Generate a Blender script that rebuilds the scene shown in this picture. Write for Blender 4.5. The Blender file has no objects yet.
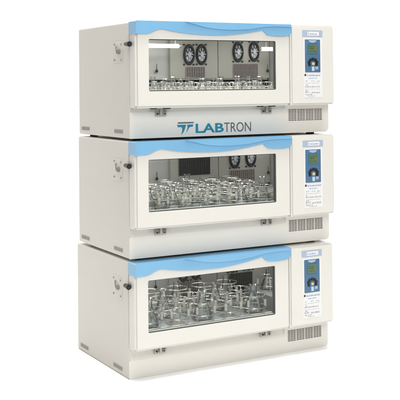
import bpy, bmesh, math, random
from mathutils import Vector, Matrix
PI = math.pi
rnd = random.Random(7)
S = bpy.context.scene
COL = S.collection

# ------------------------------------------------------------------ helpers
class MB:
    """collects shapes in a bmesh, build() links them as ONE mesh object"""
    def __init__(s): s.bm = bmesh.new(); s.mi = 0
    def merge(s, o):
        for f in o.faces: f.material_index = s.mi
        me = bpy.data.meshes.new('tmp'); o.to_mesh(me); s.bm.from_mesh(me); bpy.data.meshes.remove(me); o.free()
    def box(s, x0, x1, y0, y1, z0, z1, bev=0, seg=2, rot=None):
        b = bmesh.new(); bmesh.ops.create_cube(b, size=1)
        for v in b.verts:
            v.co = Vector((x0 + (v.co.x + .5) * (x1 - x0), y0 + (v.co.y + .5) * (y1 - y0), z0 + (v.co.z + .5) * (z1 - z0)))
        if bev: bmesh.ops.bevel(b, geom=b.edges[:], offset=bev, segments=seg, affect='EDGES', profile=.5)
        if rot: bmesh.ops.transform(b, matrix=rot, verts=b.verts)
        s.merge(b); return s
    def cyl(s, p, q, r, r2=None, n=16, caps=True, bev=0):
        p, q = Vector(p), Vector(q); d = q - p
        b = bmesh.new()
        bmesh.ops.create_cone(b, cap_ends=caps, segments=n, radius1=r, radius2=r if r2 is None else r2, depth=d.length)
        if bev:
            es = [e for e in b.edges if any(len(f.verts) > 4 for f in e.link_faces)]
            bmesh.ops.bevel(b, geom=es, offset=bev, segments=2, affect='EDGES')
        M = Matrix.Translation((p + q) / 2) @ d.to_track_quat('Z', 'Y').to_matrix().to_4x4()
        bmesh.ops.transform(b, matrix=M, verts=b.verts); s.merge(b); return s
    def tube(s, pts, r, n=8, closed=False):
        pts = [Vector(p) for p in pts]; m = len(pts); b = bmesh.new(); rings = []
        for i, p in enumerate(pts):
            a = pts[(i - 1) % m] if closed or i > 0 else p
            c = pts[(i + 1) % m] if closed or i < m - 1 else p
            t = (c - a).normalized(); u = t.orthogonal().normalized() if abs(t.z) > .95 else t.cross(Vector((0, 0, 1))).normalized()
            w = t.cross(u)
            rings.append([b.verts.new(p + r * (math.cos(2 * PI * k / n) * u + math.sin(2 * PI * k / n) * w)) for k in range(n)])
        for i in range(m if closed else m - 1):
            A, B = rings[i], rings[(i + 1) % m]
            for k in range(n): b.faces.new((A[k], A[(k + 1) % n], B[(k + 1) % n], B[k]))
        if not closed:
            b.faces.new(rings[0]); b.faces.new(rings[-1])
        bmesh.ops.recalc_face_normals(b, faces=b.faces); s.merge(b); return s
    def lathe(s, prof, n=24, at=(0, 0, 0), sx=1):
        b = bmesh.new(); rings = []
        for r, z in prof:
            if r < 1e-6: rings.append([b.verts.new((at[0], at[1], at[2] + z))])
            else: rings.append([b.verts.new((at[0] + sx * r * math.cos(2 * PI * k / n), at[1] + r * math.sin(2 * PI * k / n), at[2] + z)) for k in range(n)])
        for A, B in zip(rings, rings[1:]):
            for k in range(n):
                a0, a1 = A[k % len(A)], A[(k + 1) % len(A)]; b0, b1 = B[k % len(B)], B[(k + 1) % len(B)]
                f = []
                for v in (a0, a1, b1, b0):
                    if v not in f: f.append(v)
                if len(f) > 2: b.faces.new(f)
        bmesh.ops.recalc_face_normals(b, faces=b.faces); s.merge(b); return s
    def prism(s, pts, y0, y1, bev=0):
        """outline in x,z extruded from y0 (front) to y1"""
        b = bmesh.new(); A = [b.verts.new((x, y0, z)) for x, z in pts]; B = [b.verts.new((x, y1, z)) for x, z in pts]
        f = b.faces.new(A); b.faces.new(B[::-1]); n = len(pts)
        for i in range(n): b.faces.new((A[i], B[i], B[(i + 1) % n], A[(i + 1) % n]))
        bmesh.ops.recalc_face_normals(b, faces=b.faces)
        if bev: bmesh.ops.bevel(b, geom=list(f.edges), offset=bev, segments=2, affect='EDGES', clamp_overlap=True)
        s.merge(b); return s
    def ring_plate(s, o, i, y0, y1, bev_o=0, bev_c=0, bev_i=0):
        """rectangular frame with a rectangular hole; o, i = x0,x1,z0,z1; y0 front"""
        b = bmesh.new()
        def loop(r, y): return [b.verts.new((x, y, z)) for x, z in ((r[0], r[2]), (r[1], r[2]), (r[1], r[3]), (r[0], r[3]))]
        OF, OB, IF, IB = loop(o, y0), loop(o, y1), loop(i, y0), loop(i, y1)
        for k in range(4):
            j = (k + 1) % 4
            b.faces.new((OF[k], OF[j], IF[j], IF[k])); b.faces.new((OB[j], OB[k], IB[k], IB[j]))
            b.faces.new((OF[j], OF[k], OB[k], OB[j])); b.faces.new((IF[k], IF[j], IB[j], IB[k]))
        bmesh.ops.recalc_face_normals(b, faces=b.faces)
        if bev_i:
            es = [e for e in b.edges if (e.verts[0] in IF and e.verts[1] in IB) or (e.verts[1] in IF and e.verts[0] in IB)]
            bmesh.ops.bevel(b, geom=es, offset=bev_i, segments=3, affect='EDGES')
        if bev_o:
            def on(e): return all(abs(v.co.y - y0) < 1e-6 and (abs(v.co.x - o[0]) < 1e-6 or abs(v.co.x - o[1]) < 1e-6 or abs(v.co.z - o[2]) < 1e-6 or abs(v.co.z - o[3]) < 1e-6) for v in e.verts) and len(e.link_faces) == 2
            es = []
            for e in b.edges:
                if on(e) and not all(abs(f.normal.y) > .9 for f in e.link_faces): es.append(e)
                elif all(abs(v.co.x - o[0]) < 1e-6 or abs(v.co.x - o[1]) < 1e-6 for v in e.verts) and all(abs(v.co.z - o[2]) < 1e-6 or abs(v.co.z - o[3]) < 1e-6 for v in e.verts) and abs(e.verts[0].co.y - e.verts[1].co.y) > .001: es.append(e)
            bmesh.ops.bevel(b, geom=es, offset=bev_o, segments=4, affect='EDGES')
        s.merge(b); return s
    def build(s, name, mat, parent=None, angle=35, loc=None):
        me = bpy.data.meshes.new(name); s.bm.to_mesh(me); s.bm.free()
        for m_ in (mat if isinstance(mat, (list, tuple)) else [mat]): me.materials.append(m_)
        for p in me.polygons: p.use_smooth = True
        me.set_sharp_from_angle(angle=math.radians(angle))
        o = bpy.data.objects.new(name, me); COL.objects.link(o)
        if parent: o.parent = parent
        if loc: o.location = loc
        return o

def tag(o, label=None, cat=None, group=None, kind=None):
    for k, v in (('label', label), ('category', cat), ('group', group), ('kind', kind)):
        if v: o[k] = v
    return o

# ------------------------------------------------------------------ materials
def mat(name, col, rough=.4, metal=0, spec=.5, var=.04, vscale=6, bump=0, bscale=200, emit=None, coat=0, stretch=None):
    m = bpy.data.materials.new(name); m.use_nodes = True
    nt = m.node_tree; N = nt.nodes; L = nt.links; b = N['Principled BSDF']
    b.inputs['Roughness'].default_value = rough; b.inputs['Metallic'].default_value = metal
    b.inputs['Specular IOR Level'].default_value = spec; b.inputs['Coat Weight'].default_value = coat
    tc = N.new('ShaderNodeTexCoord'); mp = N.new('ShaderNodeMapping'); L.new(tc.outputs['Object'], mp.inputs['Vector'])
    if stretch: mp.inputs['Scale'].default_value = stretch
    nz = N.new('ShaderNodeTexNoise'); nz.inputs['Scale'].default_value = vscale; nz.inputs['Detail'].default_value = 4
    L.new(mp.outputs['Vector'], nz.inputs['Vector'])
    mx = N.new('ShaderNodeMix'); mx.data_type = 'RGBA'
    mx.inputs[6].default_value = tuple(max(0, c * (1 - var)) for c in col) + (1,)
    mx.inputs[7].default_value = tuple(min(1, c * (1 + var)) for c in col) + (1,)
    L.new(nz.outputs['Fac'], mx.inputs[0]); L.new(mx.outputs[2], b.inputs['Base Color'])
    if bump:
        n2 = N.new('ShaderNodeTexNoise'); n2.inputs['Scale'].default_value = bscale; n2.inputs['Detail'].default_value = 2
        L.new(mp.outputs['Vector'], n2.inputs['Vector'])
        bp = N.new('ShaderNodeBump'); bp.inputs['Strength'].default_value = bump; bp.inputs['Distance'].default_value = .001
        L.new(n2.outputs['Fac'], bp.inputs['Height']); L.new(bp.outputs['Normal'], b.inputs['Normal'])
    if emit:
        b.inputs['Emission Color'].default_value = tuple(emit[:3]) + (1,); b.inputs['Emission Strength'].default_value = emit[3]
    return m

def glass_mat(name, tint, k, rough=.02, edge=0):
    m = bpy.data.materials.new(name); m.use_nodes = True
    nt = m.node_tree; N = nt.nodes; L = nt.links; N.remove(N['Principled BSDF'])
    out = N['Material Output']
    tr = N.new('ShaderNodeBsdfTransparent'); tr.inputs[0].default_value = tint + (1,)
    gl = N.new('ShaderNodeBsdfGlossy'); gl.inputs['Roughness'].default_value = rough; gl.inputs[0].default_value = (1, 1, 1, 1)
    fr = N.new('ShaderNodeFresnel'); fr.inputs['IOR'].default_value = 1.45
    mu = N.new('ShaderNodeMath'); mu.operation = 'MULTIPLY_ADD'; mu.inputs[1].default_value = k; mu.inputs[2].default_value = edge; mu.use_clamp = True
    mx = N.new('ShaderNodeMixShader')
    L.new(fr.outputs[0], mu.inputs[0]); L.new(mu.outputs[0], mx.inputs[0])
    L.new(tr.outputs[0], mx.inputs[1]); L.new(gl.outputs[0], mx.inputs[2]); L.new(mx.outputs[0], out.inputs['Surface'])
    return m

M = dict(
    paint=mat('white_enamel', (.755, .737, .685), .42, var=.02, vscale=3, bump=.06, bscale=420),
    casing=mat('warm_enamel_shaded', (.675, .648, .59), .45, var=.025, vscale=2.5, bump=.06, bscale=420),  # warm enamel, darkened to put the side's shade into the colour
    door=mat('white_moulded_plastic', (.745, .728, .68), .34, var=.015, vscale=3, bump=.03, bscale=500),
    blue=mat('sky_blue_plastic', (.20, .45, .69), .24, var=.12, vscale=4, coat=.15),
    steel=mat('brushed_steel', (.50, .49, .45), .38, metal=.75, var=.08, vscale=10, stretch=(1, 1, 12), bump=.05),
    lining=mat('chamber_steel', (.50, .50, .485), .5, metal=.25, var=.05, vscale=5, stretch=(1, 1, 6)),
    housing=mat('warm_grey_steel', (.44, .43, .395), .5, metal=.2, var=.05, vscale=6),
    tray=mat('pale_tray_steel', (.60, .64, .655), .34, metal=.2, var=.06, vscale=14),
    bright=mat('polished_wire', (.74, .73, .69), .25, metal=.85, var=.05),
    sleeve=mat('white_sleeve', (.75, .74, .68), .5),
    dark=mat('black_plastic', (.018, .018, .017), .4, var=.2),
    rubber=mat('dark_rubber', (.015, .015, .015), .7, var=.2),
    floorpan=mat('dark_sump', (.02, .02, .02), .6),
    gasket=mat('grey_gasket', (.05, .05, .048), .5),
    reveal=mat('dark_reveal', (.13, .13, .125), .5),
    fan=mat('fan_black', (.035, .035, .036), .5),
    hub=mat('fan_hub', (.47, .50, .54), .4, metal=.2),
    slot=mat('brown_grey_louvre', (.16, .135, .13), .6),
    slotbar=mat('louvre_bar', (.30, .26, .25), .5),
    vent=mat('vent_slot', (.15, .12, .115), .6, var=.15, vscale=30),
    fitting=mat('zinc_fitting', (.42, .41, .38), .4, metal=.5),
    louv=mat('louvre_shade', (.43, .415, .38), .6),
    louvd=mat('louvre_slit', (.27, .26, .235), .7),
    panel=mat('control_blue', (.072, .165, .29), .35, var=.08, vscale=20),
    bar=mat('label_blue_grey', (.40, .48, .62), .4),
    lcd=mat('olive_lcd', (.125, .18, .07), .25, var=.1, vscale=60),
    lcdink=mat('lcd_segment', (.055, .10, .03), .4),
    lcdframe=mat('lcd_bezel', (.06, .17, .23), .35),
    paper=mat('white_label_film', (.80, .80, .80), .4, var=.01),
    ink=mat('grey_ink', (.47, .48, .50), .6),
    inkb=mat('blue_ink', (.30, .42, .60), .6),
    inkd=mat('dark_ink', (.05, .045, .05), .6),
    beige=mat('beige_button', (.60, .54, .34), .45),
    pale=mat('pale_blue_button', (.46, .66, .80), .4),
    teal=mat('teal_lettering', (.012, .23, .34), .45, var=.05),
    grey=mat('grey_lettering', (.11, .125, .14), .5, var=.05),
    tube=mat('lit_tube', (.9, .9, .9), .4, emit=(1, .98, .94, 9)),
    fillstrip=[mat('fill_glow', (.9, .9, .9), .4, emit=(1, .985, .95, e)) for e in (8, 3.8, 2.6)],  # glow of the added chamber fill, one strength per unit
    floor=mat('white_paper', (.95, .95, .95), .8, spec=.1, var=.004),
    pane=glass_mat('door_glass', (.96, .972, .965), .13),
    flask=glass_mat('flask_glass', (.972, .98, .978), .8, .03, .025),
    liquid=mat('pale_broth', (.62, .66, .66), .2, var=.02),
)

# ------------------------------------------------------------------ setting
def cyclorama():
    f = MB(); b = bmesh.new()
    vs = [b.verts.new(p) for p in ((-9, -7, .0006), (9, -7, .0006), (9, 3, .0006), (-9, 3, .0006))]
    b.faces.new(vs); f.merge(b); tag(f.build('floor', M['floor']), kind='structure')
    w = MB(); b = bmesh.new(); prev = None
    prof = [(3 + 1.5 * math.sin(a * PI / 24), .0006 + 1.5 * (1 - math.cos(a * PI / 24))) for a in range(13)] + [(4.5, 6)]
    for y, z in prof:
        c = (b.verts.new((-9, y, z)), b.verts.new((9, y, z)))
        if prev: b.faces.new((prev[0], prev[1], c[1], c[0]))
        prev = c
    w.merge(b); tag(w.build('backdrop', M['floor'], angle=60), kind='structure')
cyclorama()

# ------------------------------------------------------------------ incubator dimensions (metres, local: front plane y=0, door proud of it)
W0, W1, D, H, T = -.55, .5725, .63, .541, .073
GAP = .0115
Z_DOOR = .1415
WIN = (-.484, .209, .2195, .4585)
SEAM = .2945

def smooth(pts, n=6):
    out = []
    for i in range(len(pts) - 1):
        p0, p1, p2, p3 = pts[max(0, i - 1)], pts[i], pts[i + 1], pts[min(len(pts) - 1, i + 2)]
        for k in range(n):
            t = k / n
            out.append(tuple(.5 * (2 * p1[a] + (p2[a] - p0[a]) * t + (2 * p0[a] - 5 * p1[a] + 4 * p2[a] - p3[a]) * t * t + (3 * p1[a] - p0[a] - 3 * p2[a] + p3[a]) * t ** 3) for a in (0, 1)))
    out.append(pts[-1]); return out

def dashes(mb, x0, x1, z, h, y, r, wmin=.004, wmax=.014, gap=.003, tilt=0):
    """a row of short illegible marks, as the small print reads at this distance"""
    x = x0
    while x < x1 - wmin:
        w = min(r.uniform(wmin, wmax), x1 - x)
        k = x
        while k < x + w - .0008:
            g = min(r.uniform(.0012, .0024), x + w - k)
            hh = h * r.uniform(.55, 1)
            mb.box(k, k + g * .8, y - .0004, y, z, z + hh); k += g
        x += w + gap * r.uniform(.6, 1.6)

def text_obj(s, size, name, m, parent, x0, x1, z, y, bold=0):
    cu = bpy.data.curves.new('t', 'FONT'); cu.body = s; cu.size = size; cu.extrude = .0004; cu.offset = bold; cu.resolution_u = 4
    o = bpy.data.objects.new('t', cu); COL.objects.link(o)
    bpy.context.view_layer.update()
    me = bpy.data.meshes.new_from_object(o.evaluated_get(bpy.context.evaluated_depsgraph_get()))
    bpy.data.objects.remove(o); bpy.data.curves.remove(cu)
    xs = [v.co.x for v in me.vertices]; a, b = min(xs), max(xs)
    ys = [v.co.y for v in me.vertices if True]; c, d = min(ys), max(ys)
    for v in me.vertices:
        X = x0 + (v.co.x - a) / (b - a) * (x1 - x0); Z = z + (v.co.y - c) / (d - c) * size
        v.co = Vector((X, y - .0005 - v.co.z, Z))
    me.flip_normals()
    me.materials.clear(); me.materials.append(m); me.name = name
    o = bpy.data.objects.new(name, me); COL.objects.link(o); o.parent = parent
    return o

# a flask clamp: base disc, curved fingers and a wire ring
def clamp_mesh(r, h, rings, n_arm=4, hexa=True, pads=False):
    m = MB()
    m.cyl((0, 0, 0), (0, 0, .004), r * .82, n=24, bev=.001)
    m.cyl((0, 0, .004), (0, 0, .007), .006, n=10)
    for k in range(n_arm):
        a = 2 * PI * k / n_arm + PI / 4; c, s = math.cos(a), math.sin(a)
        P = [(r * .75, .002), (r * 1.02, .006), (r * 1.12, h * .3), (r * 1.05, h * .62), (r * .86, h * .9), (r * .96, h)]
        P = smooth(P, 3)
        b = bmesh.new(); prev = None; w = .006
        for rr, z in P:
            c4 = [b.verts.new((rr * c + t * s * w / 2 + o * c, rr * s - t * c * w / 2 + o * s, z)) for t, o in ((-1, 0), (1, 0), (1, .0016), (-1, .0016))]
            if prev:
                for q in range(4): b.faces.new((prev[q], prev[(q + 1) % 4], c4[(q + 1) % 4], c4[q]))
            prev = c4
        bmesh.ops.recalc_face_normals(b, faces=b.faces); m.merge(b)
    for f in rings:
        rr = r * (1.17 if f < .8 else 1.02)
        N = 6 if hexa else 20
        pts = []
        for k in range(N):
            a0, a1 = 2 * PI * (k + .18) / N, 2 * PI * (k + .82) / N
            R = rr / math.cos(PI / N) if hexa else rr
            if hexa:
                A, B = Vector((R * math.cos(2 * PI * k / N), R * math.sin(2 * PI * k / N), h * f)), Vector((R * math.cos(2 * PI * (k + 1) / N), R * math.sin(2 * PI * (k + 1) / N), h * f))
                pts += [A.lerp(B, .15), A.lerp(B, .85)]
            else: pts.append((rr * math.cos(a0), rr * math.sin(a0), h * f))
        m.tube(pts, .0021, 6, True)
    if pads:
        m.mi = 1
        for k in range(n_arm):
            a = 2 * PI * k / n_arm + PI / 4; rr = r * 1.15; z_ = h * .62
            m.cyl((rr * math.cos(a), rr * math.sin(a), z_ - .017), (rr * math.cos(a), rr * math.sin(a), z_ + .015), .0066, n=12, bev=.001)
    return m

def flask_mesh(r, h):
    t = .0018
    prof = [(0, 0), (r * .9, 0), (r, r * .1), (r * .985, r * .22), (r * .36, h * .70), (r * .33, h * .76), (r * .33, h * .95), (r * .42, h * .985), (r * .42, h),
            (r * .33 - t, h * .985), (r * .33 - t, h * .76), (r * .36 - t, h * .70), (r * .98 - t * 1.5, r * .24), (r * .88, t * 2), (0, t * 2)]
    return MB().lathe(prof, 28)

UNITS = [
    dict(lab='topmost white incubator shaker of the stack, teal and grey lettering below its door', crease=.122, dx=0, yaw=0, dy=0, pos='top'),
    dict(lab='middle white incubator shaker, sandwiched between two others and bearing no lettering below the door', crease=.100, dx=-.0065, yaw=-.0027, dy=-.0018, pos='middle'),
    dict(lab='bottom white incubator shaker, carrying the other two, with large wire clamps inside', crease=.084, dx=-.0069, yaw=.0044, dy=.0165, pos='bottom'),
]

def incubator(idx):
    U = UNITS[idx]; r = random.Random(20 + idx)
    root = bpy.data.objects.new('incubator_shaker', None); COL.objects.link(root)
    root.location = (U['dx'], U['dy'], (2 - idx) * (H + GAP)); root.rotation_euler.z = U['yaw']
    root.empty_display_size = .2
    tag(root, U['lab'], 'incubator', 'incubator shakers stacked in a tower')

    # ---- casing: open-fronted sheet-metal shell
    b = bmesh.new(); bmesh.ops.create_cube(b, size=1)
    for v in b.verts:
        v.co = Vector((W0 + (v.co.x + .5) * (W1 - .009 - W0), (v.co.y + .5) * D, (v.co.z + .5) * H))
    bmesh.ops.delete(b, geom=[f for f in b.faces if f.normal.y < -.9], context='FACES')
    es = [e for e in b.edges if len(e.link_faces) == 2]
    bmesh.ops.bevel(b, geom=es, offset=.009, segments=4, affect='EDGES', profile=.5)
    inner = b.copy()
    mb = MB(); bmesh.ops.solidify(b, geom=b.faces[:], thickness=.006); inner.free()
    bmesh.ops.recalc_face_normals(b, faces=b.faces)
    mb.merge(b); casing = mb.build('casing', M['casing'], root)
    # side louvres and port
    for y0, y1 in ((.485, .588), (.073, .174)):
        lv = MB(); lv.box(W0 - .0012, W0 + .0005, y0, y1, .021, .041, .0008, 1)
        l = lv.build('louvre', M['louv'], root)
        ls = MB(); n = 6
        for k in range(n):
            c = y0 + (k + .5) * (y1 - y0) / n; ls.box(W0 - .0022, W0 - .0008, c - .0032, c + .0032, .024, .038)
        ls.build('slits', M['louvd'], l)
    pp = MB(); pp.box(W0 - .0016, W0 + .0005, .066, .182, .352, .458, .0014, 2)
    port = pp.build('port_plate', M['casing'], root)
    for y, z in ((.083, .441), (.162, .443), (.083, .367), (.163, .368)):
        m_ = MB(); m_.cyl((W0 - .0052, y, z), (W0 - .0012, y, z), .0052, n=14, bev=.001); m_.box(W0 - .0056, W0 - .0048, y - .004, y + .004, z - .0007, z + .0007)
        m_.build('screw', M['fitting'], port)
    m_ = MB(); m_.cyl((W0 - .012, .104, .406), (W0 - .0012, .104, .406), .0115, n=20, bev=.002); m_.build('socket', M['louvd'], port)
    m_ = MB(); m_.tube([(W0 - .004, .14, .432), (W0 - .007, .134, .425), (W0 - .008, .128, .412), (W0 - .006, .124, .398)], .003, 8); m_.build('cable_clip', M['louvd'], port)
    kz = (.4375, .431, .431)[idx]
    m_ = MB()
    m_.cyl((W0 + .001, -.002, kz), (W0 - .010, -.002, kz), .008, n=20)
    m_.cyl((W0 - .0115, .014, kz + .001), (W0 - .0115, -.036, kz - .001), .0095, .0125, n=22, bev=.004)
    m_.build('locking_knob', M['dark'], root)

    # ---- lower front
    cz = U['crease']; F = -.004
    bm_ = MB(); R = .024; X1 = W1
    arc = [(X1 - R + R * math.sin(a * PI / 12), R - R * math.cos(a * PI / 12)) for a in range(7)]
    xs = .305
    bm_.prism([(W0, .001), ] + arc + [(X1, Z_DOOR + .004), (xs, Z_DOOR + .004), (xs, cz), (W0, cz)], F, -.0001, 0)
    b = bmesh.new()   # finger recess under the door slopes back from the crease
    a_ = [b.verts.new(p) for p in ((-.5436, F, cz), (xs, F, cz), (xs, .010, Z_DOOR + .006), (-.5436, .004, Z_DOOR + .006))]
    c_ = [b.verts.new(p) for p in ((-.5436, -.0002, cz - .006), (xs, -.0002, cz - .006), (xs, .016, Z_DOOR + .006), (-.5436, .012, Z_DOOR + .006))]
    b.faces.new(a_); b.faces.new(c_[::-1])
    for k in range(4): b.faces.new((a_[k], c_[k], c_[(k + 1) % 4], a_[(k + 1) % 4]))
    bmesh.ops.recalc_face_normals(b, faces=b.faces); bm_.merge(b)
    bm_.box(xs + .0002, xs + .004, -.0001, .016, cz, Z_DOOR + .006)
    base = bm_.build('base_panel', M['paint'], root, angle=25)
    # ventilation grille
    vg = MB(); vx0, vx1, vz0, vz1 = .323, .533, (.060, .057, .055)[idx], (.120, .115, .112)[idx]
    vg.box(vx0, vx1, F - .0012, F + .0005, vz0, vz1)
    grille = vg.build('vent_grille', M['paint'], root)
    sl = MB(); groups = 4; rows = 8
    gw = (vx1 - vx0) / groups
    for g in range(groups):
        for rw in range(rows):
            zc = vz0 + (rw + .5) * (vz1 - vz0) / rows
            for hcol in range(3):
                xa = vx0 + g * gw + .002 + hcol * (gw - .003) / 3
                sl.box(xa, xa + (gw - .003) / 3 - .0022, F - .002, F - .0010, zc - .0022, zc + .0022)
    sl.build('slots', M['vent'], grille)
    # latches under the door
    for x in (-.392, .192):
        m_ = MB()
        m_.box(x - .030, x + .028, F - .006, F + .001, .101, .128, .0012)
        m_.box(x - .010, x + .004, F - .016, F - .006, .107, .138, .002)
        m_.box(x + .008, x + .026, F - .012, F - .006, .104, .122, .002)
        lt = m_.build('latch', M['fitting'], root)
        for sx in (-.021, .015):
            m_ = MB(); m_.cyl((x + sx, F - .0145, .113), (x + sx, F - .006, .113), .0045, n=12); m_.build('bolt', M['gasket'], lt)
        for xa, xb in ((x - .056, x - .030), (x + .012, x + .040)):
            m_ = MB(); m_.box(xa, xb, -.029, -.004, Z_DOOR - .006, Z_DOOR - .0005, .001); m_.build('catch', M['dark'], lt)
    # ---- door
    d = MB(); d.ring_plate((W0 + .0005, SEAM, Z_DOOR, .5385), WIN, -T, -T + .022, bev_o=.010, bev_i=.003)
    d.ring_plate((W0 + .0016, SEAM - .001, Z_DOOR + .001, .5375), (WIN[0] - .03, WIN[1] + .05, WIN[2] - .03, WIN[3] + .03), -T + .0223, -.0035)
    door = d.build('door', M['door'], root, angle=40)
    # blue top trim wrapping the left end
    low = [(W0 - .0025, .4825), (-.545, .4822), (-.50, .4835), (-.478, .4875), (-.455, .4975), (-.428, .5055), (-.40, .5035), (-.348, .4945), (-.269, .486), (-.189, .4822), (-.12, .482), (-.052, .4855), (.032, .495), (.089, .504), (.128, .5105)]
    lobe = [(.133, .508), (.150, .4925), (.165, .4865), (.20, .4835), (.25, .4835), (.278, .4875), (.292, .497), (.2965, .512)]
    low_s = smooth(low, 5)
    outline = low_s + smooth(lobe, 4) + [(.2965, .5395), (.294, .5425), (W0 + .002, .5425), (W0 - .0025, .539)]
    tr = MB(); tr.prism(outline, -T - .0095, -.0035, .0055)
    trim = tr.build('blue_trim', M['blue'], door, angle=32)
    crest = smooth([(-.30, .5415), (-.242, .528), (-.178, .515), (-.079, .5075), (.033, .511), (.095, .519), (.15, .5265), (.22, .529), (.29, .528)], 5) + [(.290, .5405), (-.29, .5415)]
    cr = MB(); cr.prism(crest, -T - .0155, -T - .0080, .0050); cr.build('crest', M['blue'], trim, angle=30)
    # glazing
    g = MB(); gx = (WIN[0] + .0002, WIN[1] - .0002, WIN[2] + .0002, WIN[3] - .0002)
    g.ring_plate(gx, (WIN[0] + .003, WIN[1] - .005, WIN[2] + .0012, WIN[3] - .003), -T + .006, -T + .013)
    g.build('gasket', M['gasket'], door)
    g = MB(); g.ring_plate(gx, (WIN[0] + .003, WIN[1] - .003, WIN[2] + .003, WIN[3] - .003), -T + .0133, -T + .024); g.build('inner_reveal', M['reveal'], door)
    g = MB(); g.box(WIN[0] + .0032, WIN[1] - .0052, -T + .0062, -T + .026, WIN[2] + .0032, WIN[2] + .0062, .001, 1); g.build('inner_ledge', M['lining'], door)
    g = MB(); g.box(WIN[0] + .0005, WIN[1] - .0005, -T + .0015, -T + .0055, WIN[2] + .0005, WIN[3] - .0005); g.build('window_pane', M['pane'], door)

    # ---- control panel (right of the door)
    p = MB()
    x0, x1, z0, z1 = SEAM + .0025, .5625, Z_DOOR, .5415; R = .017
    ol = [(x0, z0), (x1 - R, z0)] + [(x1 - R + R * math.sin(a * PI / 14), z0 + R - R * math.cos(a * PI / 14)) for a in range(1, 8)] + [(x1, z1 - R)] + [(x1 - R + R * math.cos(a * PI / 14), z1 - R + R * math.sin(a * PI / 14)) for a in range(1, 8)] + [(x0, z1)]
    p.prism(ol, -T, -.0006, .0085)
    cp = p.build('control_panel', M['door'], root, angle=40)
    y = -T
    f = MB(); f.box(.367, .490, y - .0012, y + .0004, .4835, .516, .0012, 1); f.build('name_strip', M['bar'], cp)
    f = MB(); f.box(.398, .468, y - .0017, y - .001, .489, .5085, .0004, 1); f.build('name_card', M['paper'], cp)
    f = MB(); f.box(.4025, .4065, y - .0022, y - .0016, .493, .504); dashes(f, .412, .462, .494, .008, y - .0016, r, .006, .012, .002); f.build('name_print', M['inkb'], cp)
    f = MB(); f.box(.374, .487, y - .0010, y + .0004, .178, .4775, .001, 1); f.build('label_plate', M['paper'], cp)
    f = MB(); f.box(.3815, .4735, y - .0022, y - .0008, .305, .469, .002, 2); f.build('keypad', M['panel'], cp)
    f = MB(); pts = [(.4275 + .024 * math.cos(a * PI / 10), .4665 - .013 * math.sin(a * PI / 10)) for a in range(11)]; f.prism(pts, y - .0027, y - .002); f.build('emblem', M['bar'], cp)
    f = MB(); f.box(.398, .458, y - .0032, y - .0020, .397, .448, .0015, 1); f.build('screen_bezel', M['lcdframe'], cp)
    f = MB(); f.box(.404, .452, y - .0037, y - .0030, .404, .4425); f.build('lcd_screen', M['lcd'], cp)
    f = MB()
    for z_, h_, xb in ((.4335, .0040, .446), (.4225, .0075, .440), (.4095, .0050, .448)): dashes(f, .4075, xb, z_, h_, y - .0037, r, .005, .011, .002)
    f.build('lcd_digits', M['lcdink'], cp)
    for a in (-28, 12, 52, 90, 128, 168, 208):
        cx, cz_ = .4285 + .0245 * math.cos(math.radians(a)), .3515 + .019 * math.sin(math.radians(a))
        f = MB(); f.cyl((cx, y - .0065, cz_), (cx, y - .002, cz_), .0080, n=18, bev=.0016); f.build('button', M['dark'], cp)
    f = MB(); f.box(.421, .437, y - .0065, y - .002, .340, .3545, .003, 2); f.build('start_button', M['beige'], cp)
    f = MB(); f.box(.421, .437, y - .0045, y - .002, .311, .334, .002, 2); f.build('set_button', M['pale'], cp)
    f = MB(); f.box(.443, .460, y - .0035, y - .002, .319, .335, .0015, 1); f.build('menu_button', M['bar'], cp)
    f = MB(); dashes(f, .392, .475, .2855, .0075, y - .0010, r, .008, .02, .002); dashes(f, .402, .452, .2725, .006, y - .0010, r); f.build('blue_print', M['inkb'], cp)
    f = MB(); f.cyl((.3825, y - .0014, .291), (.3825, y - .0009, .291), .0058, n=14); f.build('print_mark', M['inkd'], cp)
    f = MB()
    for z_, h_, xa, xb in ((.258, .006, .384, .402), (.259, .005, .418, .440), (.257, .006, .452, .470), (.249, .0025, .380, .474), (.238, .006, .384, .400), (.229, .008, .380, .474), (.219, .0022, .380, .474), (.211, .006, .384, .402),
                           (.2015, .009, .380, .412), (.199, .009, .420, .474), (.190, .007, .382, .425), (.1835, .004, .400, .450)):
        dashes(f, xa, xb, z_, h_, y - .0010, r, .006, .016, .0025)
    f.build('small_print', M['ink'], cp)

    # ---- chamber
    YB = .53; YF = .0135; CX0, CX1, CZ0, CZ1 = -.53, .545, .151, .505
    c = MB(); t = .003
    c.box(CX0, CX1, YB, YB + t, CZ0, CZ1)                 # back
    c.box(CX0 - t, CX0, YF, YB + t, CZ0, CZ1)          # left
    c.box(CX1, CX1 + t, YF, YB + t, CZ0, CZ1)          # right
    c.box(CX0 - t, CX1 + t, YF, YB + t, CZ1, CZ1 + t)  # top
    ch = c.build('chamber', M['lining'], root)
    c = MB(); c.box(CX0 - t, CX1 + t, YF, YB + t, CZ0 - t, CZ0); c.build('sump', M['floorpan'], root)
    oz_ = (0, -.030, -.062)[idx]
    c = MB(); c.box(CX0 + .001, CX1 - .001, YB - .006, YB - .0005, (.232, .202, .1525)[idx], (.272, .242, .184)[idx]); c.build('return_slot', M['floorpan'], ch)
    c = MB(); c.box(-.5, .525, YB - .03, YB - .0005, (.2735, .2435, .1845)[idx], (.2805, .2505, .1890)[idx], .002, 1); c.build('rail', M['bright'], ch)
    YP = YB - .022
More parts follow.
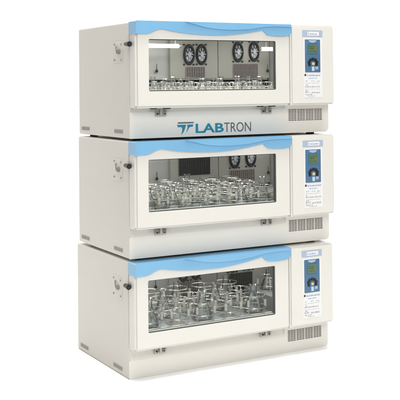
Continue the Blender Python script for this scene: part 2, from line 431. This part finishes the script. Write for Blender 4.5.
    for (hx0, hx1, fans, gr) in ((-.079, .211, ((.0305, .4095), (.1065, .411)), (.013, .125, .289, .344)), (.214, .543, ((.336, .4265), (.4395, .430)), (.308, .462, .287, .360))):
        ox, oz = ((0, 0), (-.025, -.030), (-.030, -.048))[idx]
        fans = [(a + ox, c_ + oz) for a, c_ in fans]; gr = (gr[0] + ox, gr[1] + ox, gr[2] + oz, gr[3] + oz)
        if idx == 2: gr = (gr[0], gr[1], gr[2] - .028, gr[3] + .004)
        if idx == 1 and hx0 < 0: gr = (-.030, .155, .318, .430); fans = ()
        hs = MB(); hs.box(hx0, hx1, YP, YB - .0007, .2815 + oz_ - (.03 if idx == 2 else 0), CZ1 - .001, .002, 1); hh = hs.build('fan_housing', M['housing'], root)
        for fx, fz in fans:
            f = MB(); N = 40; a0, b0 = .0325, .056
            for (ra, rb, y0, y1) in ((1, .60, YP - .016, YP - .0005),):
                bb = bmesh.new(); L = []
                for k in range(N):
                    an = 2 * PI * k / N
                    L.append([bb.verts.new((fx + a0 * q * math.cos(an), yy, fz + b0 * q * math.sin(an))) for q, yy in ((1, y1), (1, y0 + .004), (.92, y0), (.78, y0), (.72, y0 + .006), (.72, y1))])
                for k in range(N):
                    A, B = L[k], L[(k + 1) % N]
                    for q in range(5): bb.faces.new((A[q], B[q], B[q + 1], A[q + 1]))
                bmesh.ops.recalc_face_normals(bb, faces=bb.faces); f.merge(bb)
            for sx in (-1, 1):
                for sz in (-1, 1): f.cyl((fx + sx * .029, YP - .006, fz + sz * .053), (fx + sx * .029, YP - .0005, fz + sz * .053), .005, n=10)
            fo = f.build('fan', M['fan'], hh)
            f = MB(); pts = [(fx + a0 * .71 * math.cos(2 * PI * k / 24), fz + b0 * .71 * math.sin(2 * PI * k / 24)) for k in range(24)]
            f.prism(pts, YP - .005, YP - .0006); f.build('fan_back', M['fan'], hh)
            f = MB()
            for k in range(7):
                an = 2 * PI * k / 7 + .3
                bb = bmesh.new()
                q = [(.16, -.16), (.69, -.36), (.69, .34), (.16, .22)]
                vs = [bb.verts.new((fx + a0 * ra * math.cos(an + da), YP - .010 + .004 * (i in (0, 1)), fz + b0 * ra * math.sin(an + da))) for i, (ra, da) in enumerate(q)]
                bb.faces.new(vs); ex = bmesh.ops.extrude_face_region(bb, geom=bb.faces[:])
                bmesh.ops.translate(bb, vec=(0, .001, 0), verts=[v for v in ex['geom'] if isinstance(v, bmesh.types.BMVert)])
                bmesh.ops.recalc_face_normals(bb, faces=bb.faces); f.merge(bb)
            f.prism([(fx + a0 * .3 * math.cos(2 * PI * k / 18), fz + b0 * .3 * math.sin(2 * PI * k / 18)) for k in range(18)], YP - .014, YP - .0052, .001)
            f.box(fx - a0 * .72, fx + a0 * .72, YP - .0155, YP - .0142, fz - .002, fz + .002)
            f.build('fan_blades', M['hub'], hh)
        f = MB(); f.box(gr[0], gr[1], YP - .003, YP - .0004, gr[2], gr[3]); go = f.build('air_grille', M['fan'] if (idx == 1 and hx0 < 0) or (idx == 2 and hx0 > 0) else M['slot'], hh)
        f = MB(); n = int((gr[1] - gr[0]) / .0125)
        for k in range(n + 1):
            x = gr[0] + k * (gr[1] - gr[0]) / n; f.box(x - .0018, x + .0018, YP - .006, YP - .0031, gr[2], gr[3])
        f.box(gr[0] - .002, gr[1] + .002, YP - .0068, YP - .006, (gr[2] + gr[3]) / 2 - .001, (gr[2] + gr[3]) / 2 + .001)
        f.build('grille_bars', M['gasket'] if (idx == 1 and hx0 < 0) or (idx == 2 and hx0 > 0) else M['slotbar'], hh)
    # probes on the back wall
    for px, py, pz in ((-.155, YB - .012, .314 + oz_ * .5), (.524, YP - .012, .314 + oz_ * .5)):
        f = MB(); f.lathe([(0, 0), (.006, .002), (.0075, .008), (.005, .016), (.0016, .018), (.0014, .046), (0, .046)], 14, (px, py, pz)); f.build('sensor_probe', M['dark'], root)
    # lamp tubes at the top of the chamber, then an added fill panel
    for x0_, x1_, y_, z_ in ((-.50, -.112, .345, .4475), (.388, .531, .345, .4375)):
        f = MB(); f.cyl((x0_, y_, z_), (x1_, y_, z_), .0098, n=16, bev=.004); lt = f.build('lamp_tube', M['tube'], root)
        for x in ((x0_ - .012, x0_ - .0005), (x1_ + .0005, x1_ + .012)):
            f = MB(); f.cyl((x[0], y_, z_), (x[1], y_, z_), .008, n=14); f.build('lamp_cap', M['fitting'], lt)
        for x in (x0_ + .03, x1_ - .02):
            f = MB(); f.cyl((x, y_, z_ + .0102), (x, y_, CZ1), .003, n=8); f.build('lamp_hanger', M['fitting'], lt)
    f = MB(); f.box(-.49, .50, .12, .22, CZ1 - .006, CZ1 - .0005, .002, 1); f.build('ceiling_fill', M['fillstrip'][idx], root)  # unseen glowing panel, added to brighten the chamber evenly
    # ---- shaking tray with clamps
    TZ = (.172, .196, .199)[idx]
    tr = MB(); tx0, tx1, ty0, ty1 = -.475, (.335, .290, .262)[idx], .030, (.485, .475, .445)[idx]
    tr.box(tx0, tx1, ty0, ty1, TZ - .012, TZ, .003, 2)
    tray = tr.build('shaker_tray', M['tray'], root)
    rl = MB()
    zr = TZ + (.016, .014, .005)[idx]
    rl.tube([(tx0 + .006, ty0 + .006, zr), (tx1 - .006, ty0 + .006, zr), (tx1 - .006, ty1 - .006, zr), (tx0 + .006, ty1 - .006, zr)], .004, 8, True)
    for x in (tx0 + .006, -.2, .06, tx1 - .006):
        for yy in (ty0 + .006, ty1 - .006): rl.cyl((x, yy, TZ - .002), (x, yy, zr), .0035, n=8)
    rl.build('tray_rail', M['bright'], tray)
    for yb_, zb_ in (((.18, .222), (.335, .222)), ((.105, .243), (.257, .247), (.41, .25)), ((.182, .243), (.333, .252)))[idx]:
        cb = MB(); cb.cyl((tx0 + .004, yb_, zb_), (tx1 - .004, yb_, zb_), .0042, n=10)
        for x in (tx0 + .008, tx1 - .008): cb.cyl((x, yb_, TZ - .001), (x, yb_, zb_), .0035, n=8)
        cb.mi = 1
        for k in range(5):
            x = tx0 + .07 + k * .155 + r.uniform(-.03, .03)
            if x < tx1 - .05: cb.cyl((x, yb_, zb_), (x + .036, yb_, zb_), .0078, n=12, bev=.001)
        cb.build('cross_bar', [M['bright'], M['sleeve']], tray)
    sd = MB(); sx_ = tx1 + (.068, .085, .115)[idx]; zt_ = TZ + .036; sd.box(sx_, .540, .03, .50, zt_ - .006, zt_, .002, 1); sd.box(sx_, sx_ + .006, .03, .50, .152, zt_ - .006); sd.build('drive_cover', M['tray'], root)
    cfg = (dict(nx=8, ny=4, r=.041, h=.086, rings=(.5, .74, 1), hexa=True), dict(nx=6, ny=4, r=.047, h=.092, rings=(.32, .66, 1), hexa=True), dict(nx=5, ny=3, r=.056, h=.092, rings=(.36, .97), hexa=True))[idx]
    fl = ((.039, .100), (.044, .118), (.052, .135))[idx]
    cm = clamp_mesh(cfg['r'], cfg['h'], cfg['rings'], 4, cfg['hexa'], True); proto = cm.build('clamp', [M['bright'], M['sleeve']], tray)
    fproto = flask_mesh(*fl).build('conical_flask', M['flask'])
    first = True; ff = True
    nx, ny = cfg['nx'], cfg['ny']
    lab = ('small clear glass conical flask clamped on the tray of the topmost incubator',
           'clear glass conical flask held in a wire clamp of the middle incubator',
           'large clear glass conical flask clamped on the shaking tray of the bottom incubator')[idx]
    dxs, dys = (tx1 - tx0) / nx, (ty1 - ty0) / ny
    for j in range(ny):
        for i in range(nx):
            x = tx0 + (i + .5) * dxs; yy = ty0 + (j + .5) * dys; rz = r.uniform(-.25, .25)
            cobj = proto if first else proto.copy()
            if not first: COL.objects.link(cobj)
            first = False
            cobj.parent = tray; cobj.location = (x, yy, TZ); cobj.rotation_euler.z = rz; cobj.scale = (1, 1, 1 + (.0, .06, .10)[idx] * j)
            has = ((i, j) not in ((2, 0), (5, 1), (4, 2), (7, 0), (1, 3), (6, 2)), (i, j) not in ((2, 0), (3, 0), (4, 1), (1, 2), (5, 3), (2, 3)), (i, j) in ((0, 0), (0, 1), (1, 1), (2, 2), (3, 1), (0, 2), (4, 2), (2, 0), (4, 0)))[idx]
            if has:
                fo = fproto if ff else fproto.copy()
                if not ff: COL.objects.link(fo)
                ff = False
                p_ = Matrix.Rotation(U['yaw'], 3, 'Z') @ Vector((x, yy, TZ + .0072))
                fo.location = p_ + root.location; fo.rotation_euler.z = r.uniform(0, 6); fo.scale = (1, 1, 1) if idx == 2 else (1, 1, r.choice((.88, 1, 1.12)))
                tag(fo, lab, 'flask', 'flasks in the %s incubator' % U['pos'])
    if idx == 2:   # one more vessel stands in a clamp on the steel cover right of the tray
        for n_, (x, yy) in enumerate(((.462, .385),)):
            cobj = proto.copy(); COL.objects.link(cobj); cobj.parent = tray; cobj.location = (x, yy, zt_); cobj.rotation_euler.z = .4; cobj.scale = (.9, .9, .8)
            fo = fproto.copy(); COL.objects.link(fo)
            fo.location = Matrix.Rotation(U['yaw'], 3, 'Z') @ Vector((x, yy, zt_ + .0060)) + root.location
            fo.scale = (.85, .85, .8)
            tag(fo, 'single clear flask on the pale steel cover right of the tray in the bottom incubator', 'flask', 'flasks in the bottom incubator')
    # ---- feet
    if idx < 2:
        for x in (-.49, .50):
            for yy in (.06, .57):
                f = MB(); f.cyl((x, yy, -GAP + .0003), (x, yy, .0005), .022, n=20, bev=.002); f.build('foot', M['rubber'], root)
    # ---- writing on the topmost unit
    if idx == 0:
        yl = F
        f = MB(); f.prism([(-.301, .0705), (-.216, .0705), (-.219, .0640), (-.304, .0640)], yl - .0009, yl + .0002)
        f.build('logo_bar', M['grey'], base)
        f = MB()
        f.prism([(-.307, .0585), (-.2575, .0585), (-.2640, .0400), (-.2730, .0225), (-.2850, .0110), (-.2790, .0290), (-.2795, .0440), (-.2860, .0475), (-.302, .0475)], yl - .0009, yl + .0002)
        f.prism([(-.2530, .0585), (-.2185, .0585), (-.2235, .0475), (-.2360, .0470), (-.2430, .0430), (-.2475, .0340), (-.2590, .0200), (-.2530, .0350), (-.2505, .0480)], yl - .0009, yl + .0002)
        f.build('logo_wing', M['teal'], base)
        text_obj('LAB', .0445, 'lettering', M['teal'], base, -.207, -.052, .0170, yl, .0011)
        text_obj('TRON', .0465, 'lettering', M['grey'], base, -.050, .103, .0160, yl, 0)
    return root

for k in range(3): incubator(k)

# ------------------------------------------------------------------ camera (fitted to the photograph's edges)
q = (973.95, 209.06, 68.47, -2.41409, -4.09996, 1.34550, .508654, .018051, -.009797)
f_, cx, cy, X, Y, Z, yaw, pit, rol = q
fw = Vector((math.sin(yaw) * math.cos(pit), math.cos(yaw) * math.cos(pit), math.sin(pit)))
rt = Vector((math.cos(yaw), -math.sin(yaw), 0)); up = rt.cross(fw)
r2 = math.cos(rol) * rt + math.sin(rol) * up; u2 = -math.sin(rol) * rt + math.cos(rol) * up
cd = bpy.data.cameras.new('camera'); cam = bpy.data.objects.new('camera', cd); COL.objects.link(cam)
cam.matrix_world = Matrix(((r2.x, u2.x, -fw.x, X), (r2.y, u2.y, -fw.y, Y), (r2.z, u2.z, -fw.z, Z), (0, 0, 0, 1)))
cd.sensor_width = 36; cd.lens = f_ / 400 * 36
cd.shift_x = (200 - cx) / 400; cd.shift_y = (cy - 200) / 400
cd.clip_start = .05; cd.clip_end = 100
S.camera = cam

# ------------------------------------------------------------------ light: studio softboxes and a soft white room
w = bpy.data.worlds.new('World'); S.world = w; w.use_nodes = True
bg = w.node_tree.nodes['Background']; bg.inputs[0].default_value = (1, .995, .98, 1); bg.inputs[1].default_value = .31
def softbox(name, loc, target, sx, sy, power, col=(1, .985, .96), spread=180):
    l = bpy.data.lights.new(name, 'AREA'); l.shape = 'RECTANGLE'; l.size = sx; l.size_y = sy; l.energy = power; l.color = col
    l.spread = math.radians(spread)
    o = bpy.data.objects.new(name, l); COL.objects.link(o); o.location = loc
    o.rotation_euler = (Vector(target) - Vector(loc)).to_track_quat('-Z', 'Y').to_euler()
softbox('key_softbox', (-1.0, -4.2, 3.7), (0, .2, .6), 2.6, 2.0, 112)
softbox('overhead_softbox', (-.2, -.5, 5.2), (-.2, -.5, 0), 4, 4, 152)
softbox('floor_lamp', (-1.2, 3.0, 3.4), (-1.2, 1.2, 0), 1.6, 1, 6, spread=100)
softbox('front_floor_lamp', (.1, -.55, 4.4), (.1, -.75, 0), 3, .5, 15, spread=60)
softbox('backdrop_lamp', (1.6, 1.7, 4.6), (1.6, 4.4, .7), 7, 1, 135, spread=120)

S.view_settings.view_transform = 'Standard'; S.view_settings.look = 'None'
S.view_settings.exposure = 0; S.view_settings.gamma = 1
S.render.engine = 'CYCLES'
S.cycles.transparent_max_bounces = 24; S.cycles.max_bounces = 8; S.cycles.use_denoising = True
S.render.film_transparent = False
